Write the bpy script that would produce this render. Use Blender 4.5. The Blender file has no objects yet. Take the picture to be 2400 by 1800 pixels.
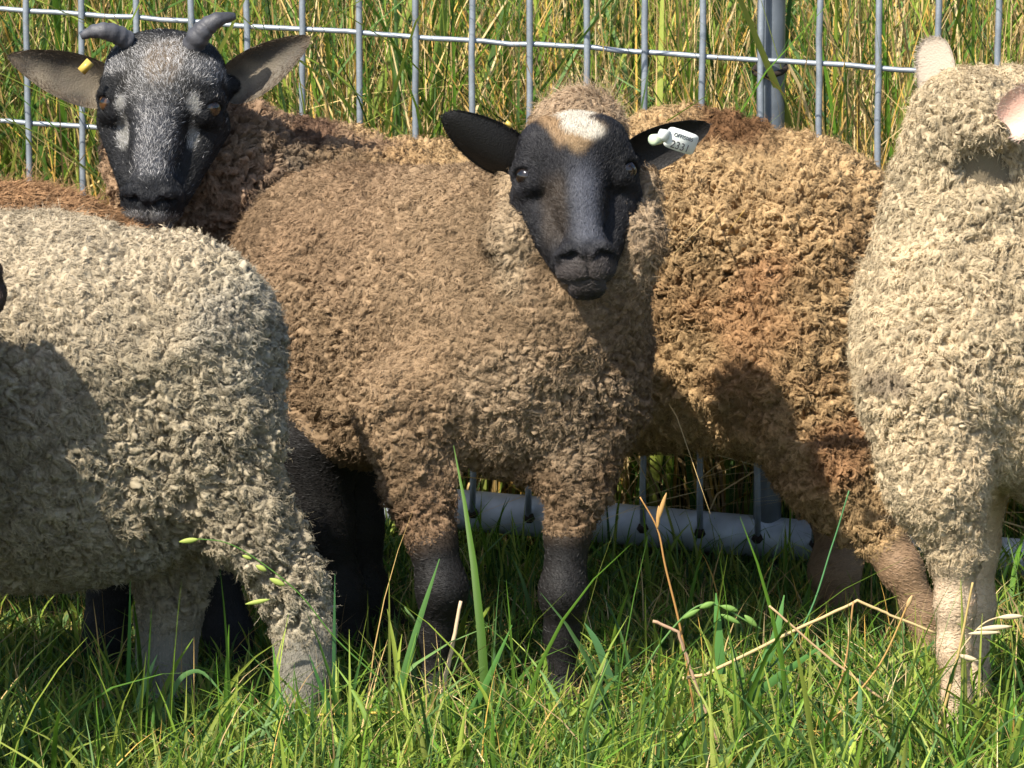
import bpy, math, numpy as np
from mathutils import Vector, Matrix
from math import radians, sin, cos, pi

# ------------------------------------------------------------------ camera, sky, sun
C = bpy.data.collections.new("scene_objects")
bpy.context.scene.collection.children.link(C)
S = bpy.context.scene
CAM = np.array([0.0, -6.0, 1.365]); PITCH = radians(9.0); F = 11400.0   # focal length in source pixels (2400 wide)
cd = bpy.data.cameras.new("camera"); cd.sensor_width = 36.0; cd.lens = F / 2400 * 36.0
cd.clip_end = 500.0; cd.clip_start = 0.1
co = bpy.data.objects.new("camera", cd); C.objects.link(co)
co.location = CAM; co.rotation_euler = (pi / 2 - PITCH, 0, 0)
cd.dof.use_dof = True; cd.dof.focus_distance = 6.05; cd.dof.aperture_fstop = 32.0
S.camera = co
SUNV = np.array([-0.40, -0.54, 0.74]); SUNV = SUNV / np.linalg.norm(SUNV)       # towards the sun
w = bpy.data.worlds.new("World"); S.world = w; w.use_nodes = True
nt = w.node_tree; bg = nt.nodes["Background"]
sky = nt.nodes.new("ShaderNodeTexSky"); sky.sky_type = 'NISHITA'; sky.sun_disc = False
sky.sun_elevation = math.asin(SUNV[2]); sky.sun_rotation = math.atan2(SUNV[0], SUNV[1])
nt.links.new(sky.outputs[0], bg.inputs[0]); bg.inputs[1].default_value = 0.12
sl = bpy.data.lights.new("sun", 'SUN'); sl.energy = 5.0; sl.angle = radians(0.5); sl.color = (1.0, 0.93, 0.80)
so = bpy.data.objects.new("sun", sl); C.objects.link(so)
so.rotation_euler = Vector(-SUNV).to_track_quat('-Z', 'Y').to_euler()
S.view_settings.view_transform = 'Standard'; S.view_settings.look = 'None'
S.view_settings.exposure = 0.90; S.view_settings.gamma = 1.0
S.cycles.max_bounces = 6; S.cycles.transparent_max_bounces = 4

rng = np.random.default_rng(7)
UP = np.array([0, sin(PITCH), cos(PITCH)]); FW = np.array([0, cos(PITCH), -sin(PITCH)])

def P(px, py, Y=0.0):
    """world point seen at photograph pixel (px,py) standing at depth plane y=Y"""
    ray = FW + (px - 1200) / F * np.array([1.0, 0, 0]) + (900 - py) / F * UP
    return CAM + ray * ((Y - CAM[1]) / ray[1])
def R(px, Y=0.0):
    return px / F * (Y - CAM[1])

def smooth(a, b, x):
    t = np.clip((x - a) / (b - a), 0, 1); return t * t * (3 - 2 * t)
def ground_z(x, y):
    z = -0.045 * np.clip(x, -4, 4) * smooth(0.25, 0.95, y)
    return z + 0.012 * np.sin(x * 5.1 + 1.3 * y) * np.sin(y * 4.3 + 0.7) + 0.006 * np.sin(13 * x - 7 * y)

# ------------------------------------------------------------------ mesh helpers
def link(name, me, mat, parent=None):
    o = bpy.data.objects.new(name, me); C.objects.link(o)
    if mat is not None: me.materials.append(mat)
    if parent is not None: o.parent = parent
    return o
def tag(o, label, cat, group=None, kind=None):
    if label: o["label"] = label
    if cat: o["category"] = cat
    if group: o["group"] = group
    if kind: o["kind"] = kind
    return o
def empty(name, label, cat, group=None):
    o = bpy.data.objects.new(name, None); C.objects.link(o); o.empty_display_size = 0.05
    return tag(o, label, cat, group)

def mk(name, v, faces, col=None, mat=None, parent=None, shade=True, extra=None):
    """faces: list of (n,k) int arrays; col: (nv,3)"""
    me = bpy.data.meshes.new(name)
    me.vertices.add(len(v)); me.vertices.foreach_set("co", np.ascontiguousarray(v, dtype=np.float32).ravel())
    fl = [f for f in faces if len(f)]
    nl = sum(f.size for f in fl); nf = sum(len(f) for f in fl)
    me.loops.add(nl); me.loops.foreach_set("vertex_index", np.concatenate([f.ravel() for f in fl]).astype(np.int32))
    st = []; o = 0
    for f in fl:
        st.append(o + np.arange(len(f)) * f.shape[1]); o += f.size
    me.polygons.add(nf); me.polygons.foreach_set("loop_start", np.concatenate(st).astype(np.int32))
    me.update(calc_edges=True)
    if shade: me.polygons.foreach_set("use_smooth", np.ones(nf, dtype=bool))
    if col is not None:
        a = me.color_attributes.new("col", 'BYTE_COLOR', 'POINT')
        c = np.ones((len(v), 4), dtype=np.float32); c[:, :3] = np.clip(col, 0, 1)
        a.data.foreach_set("color", c.ravel())
    if extra is not None:
        a = me.attributes.new("aux", 'FLOAT', 'POINT'); a.data.foreach_set("value", extra.astype(np.float32))
    return link(name, me, mat, parent)

def nrm(a): return a / np.maximum(np.linalg.norm(a, axis=-1, keepdims=True), 1e-9)

class MB:
    """collects tubes and boxes into one mesh"""
    def __init__(s): s.v = []; s.q = []; s.c = []; s.n = 0
    def add(s, v, q, c=None):
        v = np.asarray(v, float); s.v.append(v); s.q.append(np.asarray(q, int) + s.n); s.n += len(v)
        s.c.append(np.tile(np.asarray(c if c is not None else (.5, .5, .5), float), (len(v), 1)) if c is None or np.ndim(c) == 1 else c)
    def tube(s, pts, rad, k=10, c=None, cap=True, flat=1.0):
        pts = np.asarray(pts, float); m = len(pts); rad = np.broadcast_to(np.asarray(rad, float), (m,))
        t = nrm(np.gradient(pts, axis=0)); ref = np.array([0.01, 1, 0.02]) if abs(t[0][1]) < .9 else np.array([1.0, 0, 0])
        a = nrm(np.cross(t, ref)); b = np.cross(t, a)
        th = np.arange(k) / k * 2 * pi
        v = pts[:, None] + rad[:, None, None] * (np.cos(th)[None, :, None] * a[:, None] + flat * np.sin(th)[None, :, None] * b[:, None])
        v = v.reshape(-1, 3); q = []
        i = np.arange(m - 1)[:, None] * k; j = np.arange(k)[None, :]; j2 = (j + 1) % k
        q = np.stack([i + j, i + j2, i + k + j2, i + k + j], -1).reshape(-1, 4)
        if cap:
            v = np.vstack([v, pts[0], pts[-1]]); n = m * k; jj = np.arange(k)
            q = np.vstack([q, np.stack([np.full(k, n), (jj + 1) % k, jj, jj], -1) * 1])
            q2 = np.stack([np.full(k, n + 1), (m - 1) * k + jj, (m - 1) * k + (jj + 1) % k, (m - 1) * k + (jj + 1) % k], -1)
            q = np.vstack([q, q2])
        if c is not None and np.ndim(c) == 2:
            cc = np.repeat(np.asarray(c), k, 0)
            if cap: cc = np.vstack([cc, c[0], c[-1]])
            c = cc
        s.add(v, q, c)
    def build(s, name, mat, parent=None, shade=True):
        v = np.vstack(s.v); q = np.vstack(s.q); tri = q[:, 2] == q[:, 3]
        return mk(name, v, [q[~tri], q[tri][:, :3]], np.vstack(s.c), mat, parent, shade)

# ------------------------------------------------------------------ materials
def mat(name, rough=.8, spec=.3, trans=0.0, base=None, bump=None, sheen=0.0, metal=0.0, mott=None):
    m = bpy.data.materials.new(name); m.use_nodes = True; n = m.node_tree.nodes; l = m.node_tree.links
    b = n["Principled BSDF"]; out = n["Material Output"]
    b.inputs["Roughness"].default_value = rough; b.inputs["Specular IOR Level"].default_value = spec
    b.inputs["Metallic"].default_value = metal
    if sheen: b.inputs["Sheen Weight"].default_value = sheen; b.inputs["Sheen Roughness"].default_value = .5
    if base is None:
        a = n.new("ShaderNodeAttribute"); a.attribute_name = "col"; src = a.outputs["Color"]
    else:
        a = n.new("ShaderNodeRGB"); a.outputs[0].default_value = (*base, 1); src = a.outputs[0]
    if mott:
        tc = n.new("ShaderNodeTexCoord"); no = n.new("ShaderNodeTexNoise"); no.inputs["Scale"].default_value = mott[0]
        no.inputs["Detail"].default_value = 6; mr = n.new("ShaderNodeMapRange")
        mr.inputs[1].default_value = .3; mr.inputs[2].default_value = .7
        mr.inputs[3].default_value = 1 - mott[1]; mr.inputs[4].default_value = 1 + mott[1]
        l.new(tc.outputs["Object"], no.inputs["Vector"]); l.new(no.outputs[0], mr.inputs[0])
        mx = n.new("ShaderNodeVectorMath"); mx.operation = 'SCALE'
        l.new(src, mx.inputs[0]); l.new(mr.outputs[0], mx.inputs["Scale"]); src = mx.outputs[0]
    l.new(src, b.inputs["Base Color"])
    if bump:
        tc = n.new("ShaderNodeTexCoord"); no = n.new("ShaderNodeTexNoise"); no.inputs["Scale"].default_value = bump[0]
        no.inputs["Detail"].default_value = 5; bp = n.new("ShaderNodeBump"); bp.inputs["Strength"].default_value = bump[1]
        bp.inputs["Distance"].default_value = bump[2]
        l.new(tc.outputs["Object"], no.inputs["Vector"]); l.new(no.outputs[0], bp.inputs["Height"]); l.new(bp.outputs[0], b.inputs["Normal"])
    if trans:
        t = n.new("ShaderNodeBsdfTranslucent"); l.new(src, t.inputs[0]); mx = n.new("ShaderNodeMixShader"); mx.inputs[0].default_value = trans
        l.new(b.outputs[0], mx.inputs[1]); l.new(t.outputs[0], mx.inputs[2]); l.new(mx.outputs[0], out.inputs[0])
    return m
M_wool = mat("wool", .9, .1, .15, bump=(900, .35, .0012))
M_skin = mat("short_coat", .60, .25, bump=(420, .5, .002))
M_hair = mat("short_hair", .60, .30)
M_horn = mat("horn", .55, .4, bump=(160, .5, .002), mott=(60, .3))
M_eye = mat("eyeball", .06, .6)
M_grass = mat("grass_blade", .55, .28, .30)
M_straw = mat("dry_straw", .6, .3, .12)
M_soil = mat("soil_turf", .95, .1, base=(.030, .038, .014), bump=(40, .8, .02), mott=(9, .5))
M_wire = mat("galvanised_wire", .42, .5, base=(.25, .28, .32), metal=.35, bump=(220, .35, .001), mott=(35, .22))
M_post = mat("galvanised_tube", .45, .5, base=(.14, .16, .185), metal=.45, bump=(120, .3, .001), mott=(18, .2))
M_rail = mat("painted_pipe", .5, .5, base=(.46, .50, .56), metal=.2, bump=(90, .3, .001), mott=(22, .25))
M_rust = mat("dark_weld", .9, .2, base=(.03, .022, .018), bump=(200, .6, .002))
M_tag = mat("white_plastic_tag", .35, .5, .15, base=(.80, .82, .78))
M_brass = mat("yellow_tag", .35, .5, base=(.50, .36, .08))
M_ink = mat("printed_ink", .7, .2, base=(.05, .05, .055))
M_stud = mat("tag_stud", .4, .5, .1, base=(.52, .60, .42))

# ------------------------------------------------------------------ implicit surfaces
def smin(a, b, k):
    h = np.clip(.5 + .5 * (b - a) / k, 0, 1)
    return b + (a - b) * h - k * h * (1 - h)
def d_prim(p, X):
    if p[0] == 'c':
        a, ra, b, rb = p[1:5]; ba = b - a; L = max(ba @ ba, 1e-9)
        t = np.clip(((X - a) @ ba) / L, 0, 1)
        return np.linalg.norm(X - a - t[..., None] * ba, axis=-1) - (ra + (rb - ra) * t)
    c, r = p[1], p[2]
    q = (X - c)
    if len(p) > 3 and p[3] is not None: q = q @ p[3]
    k0 = np.linalg.norm(q / r, axis=-1); k1 = np.linalg.norm(q / (r * r), axis=-1)
    return k0 * (k0 - 1) / np.maximum(k1, 1e-9)
def field(prims, X):
    """prims: (kind, geo, k); kind W wool, S skin, '-' subtract"""
    d = None; dw = np.full(X.shape[:-1], 9.0); ds = np.full(X.shape[:-1], 9.0)
    for kind, g, k in prims:
        e = d_prim(g, X)
        if kind == '-':
            d = -smin(-d, e, k)
        else:
            d = e if d is None else smin(d, e, k)
            if kind == 'W': dw = np.minimum(dw, e)
            else: ds = np.minimum(ds, e)
    return d, dw, ds
def surfnet(prims, lo, hi, h):
    lo = np.asarray(lo); n = np.ceil((np.asarray(hi) - lo) / h).astype(int) + 1
    ax = [lo[i] + h * np.arange(n[i]) for i in range(3)]
    f = np.empty(n, dtype=np.float32)
    for i in range(0, n[0], 16):
        X = np.stack(np.meshgrid(ax[0][i:i + 16], ax[1], ax[2], indexing='ij'), -1)
        f[i:i + 16] = field(prims, X)[0]
    s = f < 0
    c = np.zeros(tuple(n - 1), dtype=np.int8)
    sl_ = lambda a, d: tuple(slice(d[i], a.shape[i] - 1 + d[i]) for i in range(3))
    for d in np.ndindex(2, 2, 2): c += s[sl_(s, d)]
    act = (c > 0) & (c < 8)
    idx = -np.ones(c.shape, dtype=np.int64); cells = np.argwhere(act); idx[act] = np.arange(len(cells))
    acc = np.zeros((len(cells), 3)); cnt = np.zeros(len(cells))
    for axn in range(3):
        o = [i for i in range(3) if i != axn]
        for u in (0, 1):
            for v in (0, 1):
                a = cells.copy(); a[:, o[0]] += u; a[:, o[1]] += v; b = a.copy(); b[:, axn] += 1
                fa = f[a[:, 0], a[:, 1], a[:, 2]]; fb = f[b[:, 0], b[:, 1], b[:, 2]]
                m = (fa < 0) != (fb < 0); t = fa[m] / (fa[m] - fb[m])
                p = a[m].astype(float); p[:, axn] += t; acc[m] += p; cnt[m] += 1
    v = lo + h * acc / cnt[:, None]
    Q = []
    for axn in range(3):
        o = [(axn + 1) % 3, (axn + 2) % 3]
        a = s; sh = [slice(None)] * 3; sh2 = [slice(None)] * 3
        sh[axn] = slice(0, -1); sh2[axn] = slice(1, None)
        ch = a[tuple(sh)] != a[tuple(sh2)]
        e = np.argwhere(ch); e = e[(e[:, o[0]] > 0) & (e[:, o[1]] > 0) & (e[:, o[0]] < n[o[0]] - 1) & (e[:, o[1]] < n[o[1]] - 1)]
        inside = a[e[:, 0], e[:, 1], e[:, 2]]
        def g(du, dv):
            q = e.copy(); q[:, o[0]] += du; q[:, o[1]] += dv; return idx[q[:, 0], q[:, 1], q[:, 2]]
        q = np.stack([g(-1, -1), g(0, -1), g(0, 0), g(-1, 0)], -1)
        q[~inside] = q[~inside][:, ::-1]
        Q.append(q)
    q = np.vstack(Q)
    # two projection steps onto the surface
    for _ in range(1):
        d, _, _ = field(prims, v); g = grad(prims, v, h * .4); v = v - nrm(g) * np.clip(d, -h, h)[:, None] * .7
    return v, q
def grad(prims, v, e):
    g = np.empty_like(v)
    for i in range(3):
        o = np.zeros(3); o[i] = e
        g[:, i] = field(prims, v + o)[0] - field(prims, v - o)[0]
    return g

def vnoise(p, sc, seed=0):
    """cheap smooth noise in -1..1 from sines"""
    r = np.random.default_rng(seed); q = p * sc; s = 0
    for k in range(5):
        a = r.normal(size=3); b = r.normal(size=3); s = s + np.sin(q @ a + r.uniform(0, 6) + 1.5 * np.sin(q @ b))
    return s / 3.0

def worley(p, cs, seed=0):
    """nearest jittered feature point: vector to it (metres), F1, F2 in cells, hash"""
    q = p / cs; b = np.floor(q); best = np.full(len(p), 9.); sec = np.full(len(p), 9.); vec = np.zeros_like(p); hs = np.zeros(len(p))
    for dx in (-1, 0, 1):
        for dy in (-1, 0, 1):
            for dz in (-1, 0, 1):
                c = b + np.array([dx, dy, dz])
                h = lambda k: (np.sin(c @ np.array([127.1, 311.7, 74.7]) * (1 + .37 * k) + seed + 17.3 * k) * 43758.5453) % 1.0
                f = c + np.stack([h(1), h(2), h(3)], 1); v = f - q; d = np.linalg.norm(v, axis=1)
                m = d < best; sec = np.where(m, best, np.minimum(sec, d)); best = np.where(m, d, best); vec[m] = v[m]; hs[m] = h(4)[m]
    return vec * cs, best, sec, hs

# ------------------------------------------------------------------ fibres
def fibers(base, n, flow, L, width, col0, col1, curl=0, freq=2.0, seg=5, lift=.35, seed=0, K=1, spread=0.0, wtip=.35, bend=0.0, jn=.5):
    """K ribbons per lock. base,n,flow (N,3); L (N,), returns verts, quads, col"""
    r = np.random.default_rng(seed); N = len(base)
    s = np.linspace(0, 1, seg)
    b2 = np.cross(n, flow)
    ph = r.uniform(0, 2 * pi, N); fr = freq * r.uniform(.7, 1.3, N); hand = r.choice([-1, 1], N)
    V = []; Cc = []
    lf = lift * r.uniform(.6, 1.4, N)
    for k in range(K):
        off = r.normal(size=(N, 2)) * spread
        p0 = base + flow * off[:, :1] + b2 * off[:, 1:]
        Lk = L * r.uniform(.75, 1.2, N); phk = ph + r.normal(size=N) * .35
        conv = off * (-.55)
        pts = []
        for t in s:
            ang = phk + hand * 2 * pi * fr * t
            rad = curl * (.35 + .65 * t)
            h = Lk * lf * math.sin(min(t * 1.25, 1) * pi / 2) * (1 - .35 * t * t)
            pt = p0 + flow * (Lk * t * (1 - .2 * t) + conv[:, 0] * t + rad * np.cos(ang) * .6)[:, None] + n * (h + rad * np.cos(ang) * .7)[:, None] \
                + b2 * (conv[:, 1] * t + rad * np.sin(ang) + bend * t * t * Lk * hand)[:, None]
            pts.append(pt)
        pts = np.stack(pts, 1)
        tg = nrm(np.gradient(pts, axis=1))
        nj = nrm(n + jn * r.normal(size=(N, 3)))
        wv = nrm(np.cross(tg, nj[:, None]))
        ww = (width * r.uniform(.7, 1.3, N))[:, None] * (1 - (1 - wtip) * s[None, :] ** 2)
        v = np.stack([pts - wv * ww[..., None] * .5, pts + wv * ww[..., None] * .5], 2)
        V.append(v.reshape(-1, 3))
        br = r.uniform(.78, 1.22, N)[:, None, None]
        cc = (col0[:, None] * (1 - s[None, :, None]) + col1[:, None] * s[None, :, None]) * br
        Cc.append(np.repeat(cc[:, :, None], 2, 2).reshape(-1, 3))
    v = np.vstack(V); c = np.vstack(Cc)
    nb = N * K
    i = (np.arange(nb) * seg * 2)[:, None] + np.arange(seg - 1)[None, :] * 2
    q = np.stack([i, i + 1, i + 3, i + 2], -1).reshape(-1, 4)
    return v, q, c

def sample(v, q, nv, attr, count, r, weight):
    """random points on quads; weight per vertex"""
    tri = np.vstack([q[:, [0, 1, 2]], q[:, [0, 2, 3]]])
    a, b, c = v[tri[:, 0]], v[tri[:, 1]], v[tri[:, 2]]
    area = np.linalg.norm(np.cross(b - a, c - a), axis=1) * .5 * weight[tri].mean(1)
    tot = area.sum()
    if tot <= 0: return None
    pick = r.choice(len(tri), int(count * tot), p=area / tot); t = tri[pick]
    u = r.uniform(size=(len(pick), 2)); m = u.sum(1) > 1; u[m] = 1 - u[m]
    bc = np.stack([1 - u.sum(1), u[:, 0], u[:, 1]], 1)
    ip = lambda A: (A[t] * bc[..., None]).sum(1)
    return ip(v), nrm(ip(nv)), ip(attr)

def relief(p, n, wool, wl=1.0):
    """height of the curls over the skin, the dome direction and a hash per curl"""
    cs = wool['clump']; st_ = np.array(wool.get('stretch', (1, 1, .7)))
    wp = .5 * cs * np.stack([vnoise(p, 70, 41), vnoise(p, 70, 42), vnoise(p, 70, 43)], 1)
    vec, f1, f2, hsh = worley((p + wp) * st_, cs, wool['seed']); dv = vec / st_
    dv = dv - n * (dv * n).sum(1)[:, None]
    edge = np.clip((f2 - f1) * 2.0, 0, 1)
    _, g1, g2, hs2 = worley((p + 3 * wp) * st_ ** .7, cs * 3.3, 5.0)
    _, k1, k2, hs3 = worley(p + .2 * wp, cs * .42, 9.0)
    big = np.clip((g2 - g1) * 2.4, 0, 1) ** .6
    H = wool['puff'] * (.75 * edge ** .55 * (.55 + .7 * hsh) + .75 * big * (.6 + .5 * hs2) + .26 * np.clip((k2 - k1) * 2, 0, 1) ** .7)
    H = H + wool['puff'] * .5 * vnoise(p, 22, 61) - wool['puff'] * 1.0
    _, c1_, c2_, _ = worley((p + 5 * wp + .006 * np.stack([vnoise(p, 40, 45), vnoise(p, 40, 46), vnoise(p, 40, 47)], 1)) * np.array([1, 1, .55]), wool.get('crack', .042), 13.0)
    H = H - wool['puff'] * wool.get('crackd', 1.9) * np.exp(-((c2_ - c1_) / .085) ** 2) * (.35 + .65 * smooth(-.4, .7, vnoise(p, 11, 48)))
    if 'fold' in wool:
        for a_, b_, dep, wid in wool['fold']:
            H = H - dep * np.exp(-(d_prim(('c', a_, 0., b_, 0.), p) / wid) ** 2)
    if 'Hf' in wool: H = H * wool['Hf'](p)
    return H * wl, dv, hsh, edge * .5 + big * .5

def tocam(p): return nrm(CAM - p)

EXTRA = {}
def leaf_ear(root, tip, nout, W, cup, th=.004, twist=0.0, nu=22, nv=13, blunt=1.0, rnd=.70):
    """leaf-shaped ear shell: returns verts, quads, (inner flag), u"""
    root = np.asarray(root, float); tip = np.asarray(tip, float); ax = tip - root; L = np.linalg.norm(ax); ax /= L
    nout = np.asarray(nout, float); nout = nout - ax * (nout @ ax); nout /= np.linalg.norm(nout); sd = np.cross(ax, nout)
    V = []; fl = []; U = []
    for side in (1, -1):
        for i in range(nu):
            u = i / (nu - 1)
            w = W * .5 * (math.sin(pi * (u ** .85) * .98 + .02) ** rnd * (1 - .12 * u) + (.42 * (1 - u) ** 3)) * (1 if u < .98 else .35)
            if blunt > 1: w = W * .5 * (1 - u ** 7) ** .5 * (.9 + .1 * sin(pi * u))
            ca = cos(twist * u); sa = sin(twist * u)
            s2 = sd * ca + nout * sa; n2 = nout * ca - sd * sa
            for j in range(nv):
                t = j / (nv - 1) * 2 - 1
                cc = cup * (1 - .6 * u) * (t * t) * w * 2.0 - cup * w
                droop = -.06 * L * u * u
                p = root + ax * (L * u) + s2 * (w * t) + n2 * (cc + droop * .5) + n2 * (side * th * .5 * (1 - t * t * .9) * (1 - .5 * u))
                V.append(p); fl.append(side); U.append(u)
    V = np.array(V); Q = []
    for s_ in range(2):
        o = s_ * nu * nv
        for i in range(nu - 1):
            for j in range(nv - 1):
                q = [o + i * nv + j, o + i * nv + j + 1, o + (i + 1) * nv + j + 1, o + (i + 1) * nv + j]
                Q.append(q if s_ == 1 else q[::-1])
    n1 = nu * nv
    for i in range(nu - 1):
        for j in (0, nv - 1):
            q = [i * nv + j, (i + 1) * nv + j, n1 + (i + 1) * nv + j, n1 + i * nv + j]; Q.append(q if j == 0 else q[::-1])
    return V, np.array(Q), np.array(fl), np.array(U)

def vert_normals(v, q):
    n = np.cross(v[q[:, 2]] - v[q[:, 0]], v[q[:, 3]] - v[q[:, 1]]); o = np.zeros_like(v)
    for i in range(4): np.add.at(o, q[:, i], n)
    return nrm(o)

# ------------------------------------------------------------------ sheep head (local frame: x right, y out of the face, z up the face)
def head_frame(px, py, Y, roll=0, pitch=0, yaw=0, scale=1.0, sx=1.0):
    o = P(px, py, Y)
    Rm = Matrix.Rotation(radians(yaw), 3, 'Z') @ Matrix.Rotation(radians(pitch), 3, 'X') @ Matrix.Rotation(radians(roll), 3, 'Y')
    B = np.array(Rm)            # columns: local x, y, z;  face looks along -Y world => flip y,x
    X = B @ np.array([1, 0, 0.]); Yv = B @ np.array([0, -1, 0.]); Z = B @ np.array([0, 0, 1.])
    A = np.stack([X * sx * scale, Yv * scale, Z * scale], 1)
    return o, A
def head_prims(o, A, wide=0.0, muzzle=1.0):
    s = np.linalg.norm(A[:, 2]); sx = np.linalg.norm(A[:, 0]) / s
    T = lambda x, y, z: o + A @ np.array([x, y, z])
    Rn = A / np.linalg.norm(A, axis=0)
    E = lambda c, r: ('e', T(*c), np.array([r[0] * sx, r[1], r[2]]) * s, Rn)
    Cc = lambda a, ra, b, rb: ('c', T(*a), ra * s, T(*b), rb * s)
    pr = [('S', E((0, -.040, .030), (.066, .062, .064)), .02),
          ('S', E((0, -.060, .000), (.058, .060, .060)), .02)]
    for g in (-1, 1):
        pr += [('S', Cc((.034 * g, -.006, .040), .030, (.046 * g, -.012, .012), .024), .02),
               ('S', Cc((.045 * g, -.050, -.015), .034, (.021 * g, -.030, -.108), .020), .014)]
    pr += [('S', Cc((0, -.004, .020), .040, (0, -.002, -.045), .031), .022),
           ('S', Cc((0, .003, -.045), .0255, (0, .012, -.105), .0215), .014),
           ('S', E((0, .000, -.118), (.034 * muzzle, .031, .028)), .016)]
    for g in (-1, 1):
        pr += [('S', Cc((.010 * g, .007, -.139), .0155 * muzzle, (.020 * g, -.006, -.134), .0140 * muzzle), .014),     # upper lip
               ('S', Cc((.007 * g, .028, -.1255), .0075, (.019 * g, .026, -.1180), .0080), .006),                      # nostril rim
               ('S', Cc((.019 * g, .026, -.1180), .0080, (.029 * g, .012, -.1180), .0070), .006),
               ('S', Cc((.052 * g, -.010, .016), .0125, (.062 * g, -.022, .010), .012), .012),      # brow
               ('S', Cc((.050 * g, -.006, -.012), .010, (.060 * g, -.022, -.012), .011), .012),     # lower lid
               ('S', Cc((.056 * g, -.070, .034), .020, (.070 * g, -.072, .042), .012), .02)]        # ear base
    pr += [('S', E((0, -.015, -.154), (.022 * muzzle, .020, .0115)), .006)]
    for g in (-1, 1):
        pr += [('-', Cc((.0062 * g, .031, -.1350), .0034, (.0155 * g, .031, -.1275), .0066), .002),
               ('-', Cc((.0155 * g, .031, -.1275), .0062, (.0275 * g, .018, -.1225), .0034), .002),
               
               ('-', Cc((0, .012, -.1530), .0024, (.016 * g, .007, -.1505), .0024), .002),
               ('-', Cc((.016 * g, .007, -.1505), .0024, (.031 * g, -.010, -.1420), .0018), .002),
               ('-', E((.0635 * g, -.004, .002), (.012, .014, .0072)), .004)]
    pr += [('-', Cc((0, .0345, -.130), .0022, (0, .0235, -.143), .0022), .002), ('-', Cc((0, .0235, -.143), .0022, (0, .010, -.157), .0022), .002)]
    return pr, T

def make_eye(T, A, g, parent, iris):
    s = np.linalg.norm(A[:, 2])
    c = T(.0565 * g, -.010, .002); r = .0145 * s
    n = 24; m = 16
    th = np.linspace(0, pi, m); ph = np.arange(n) / n * 2 * pi
    Z = np.stack([np.sin(th)[:, None] * np.cos(ph), np.sin(th)[:, None] * np.sin(ph), np.cos(th)[:, None] + 0 * ph], -1).reshape(-1, 3)
    Rn = A / np.linalg.norm(A, axis=0)
    look = Rn @ np.array([.80 * g, .60, 0]); up = Rn @ np.array([0, 0, 1.]); look /= np.linalg.norm(look)
    side = np.cross(up, look)
    d = Z[:, 0:1] * side + Z[:, 1:2] * up + Z[:, 2:3] * look
    x = Z[:, 0]; y = Z[:, 1]; z = Z[:, 2]
    rr = np.hypot(x, y)
    col = np.tile(np.array([.012, .010, .010]), (len(Z), 1))
    col[(rr < .72) & (z > 0)] = iris
    col[(np.abs(x) < .42) & (np.abs(y) < .17) & (z > 0)] = (.004, .004, .005)
    i = np.arange(m - 1)[:, None] * n; j = np.arange(n)[None]; j2 = (j + 1) % n
    q = np.stack([i + j, i + n + j, i + n + j2, i + j2], -1).reshape(-1, 4)
    return mk('eye', c + d * r, [q], col, M_eye, parent)

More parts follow.
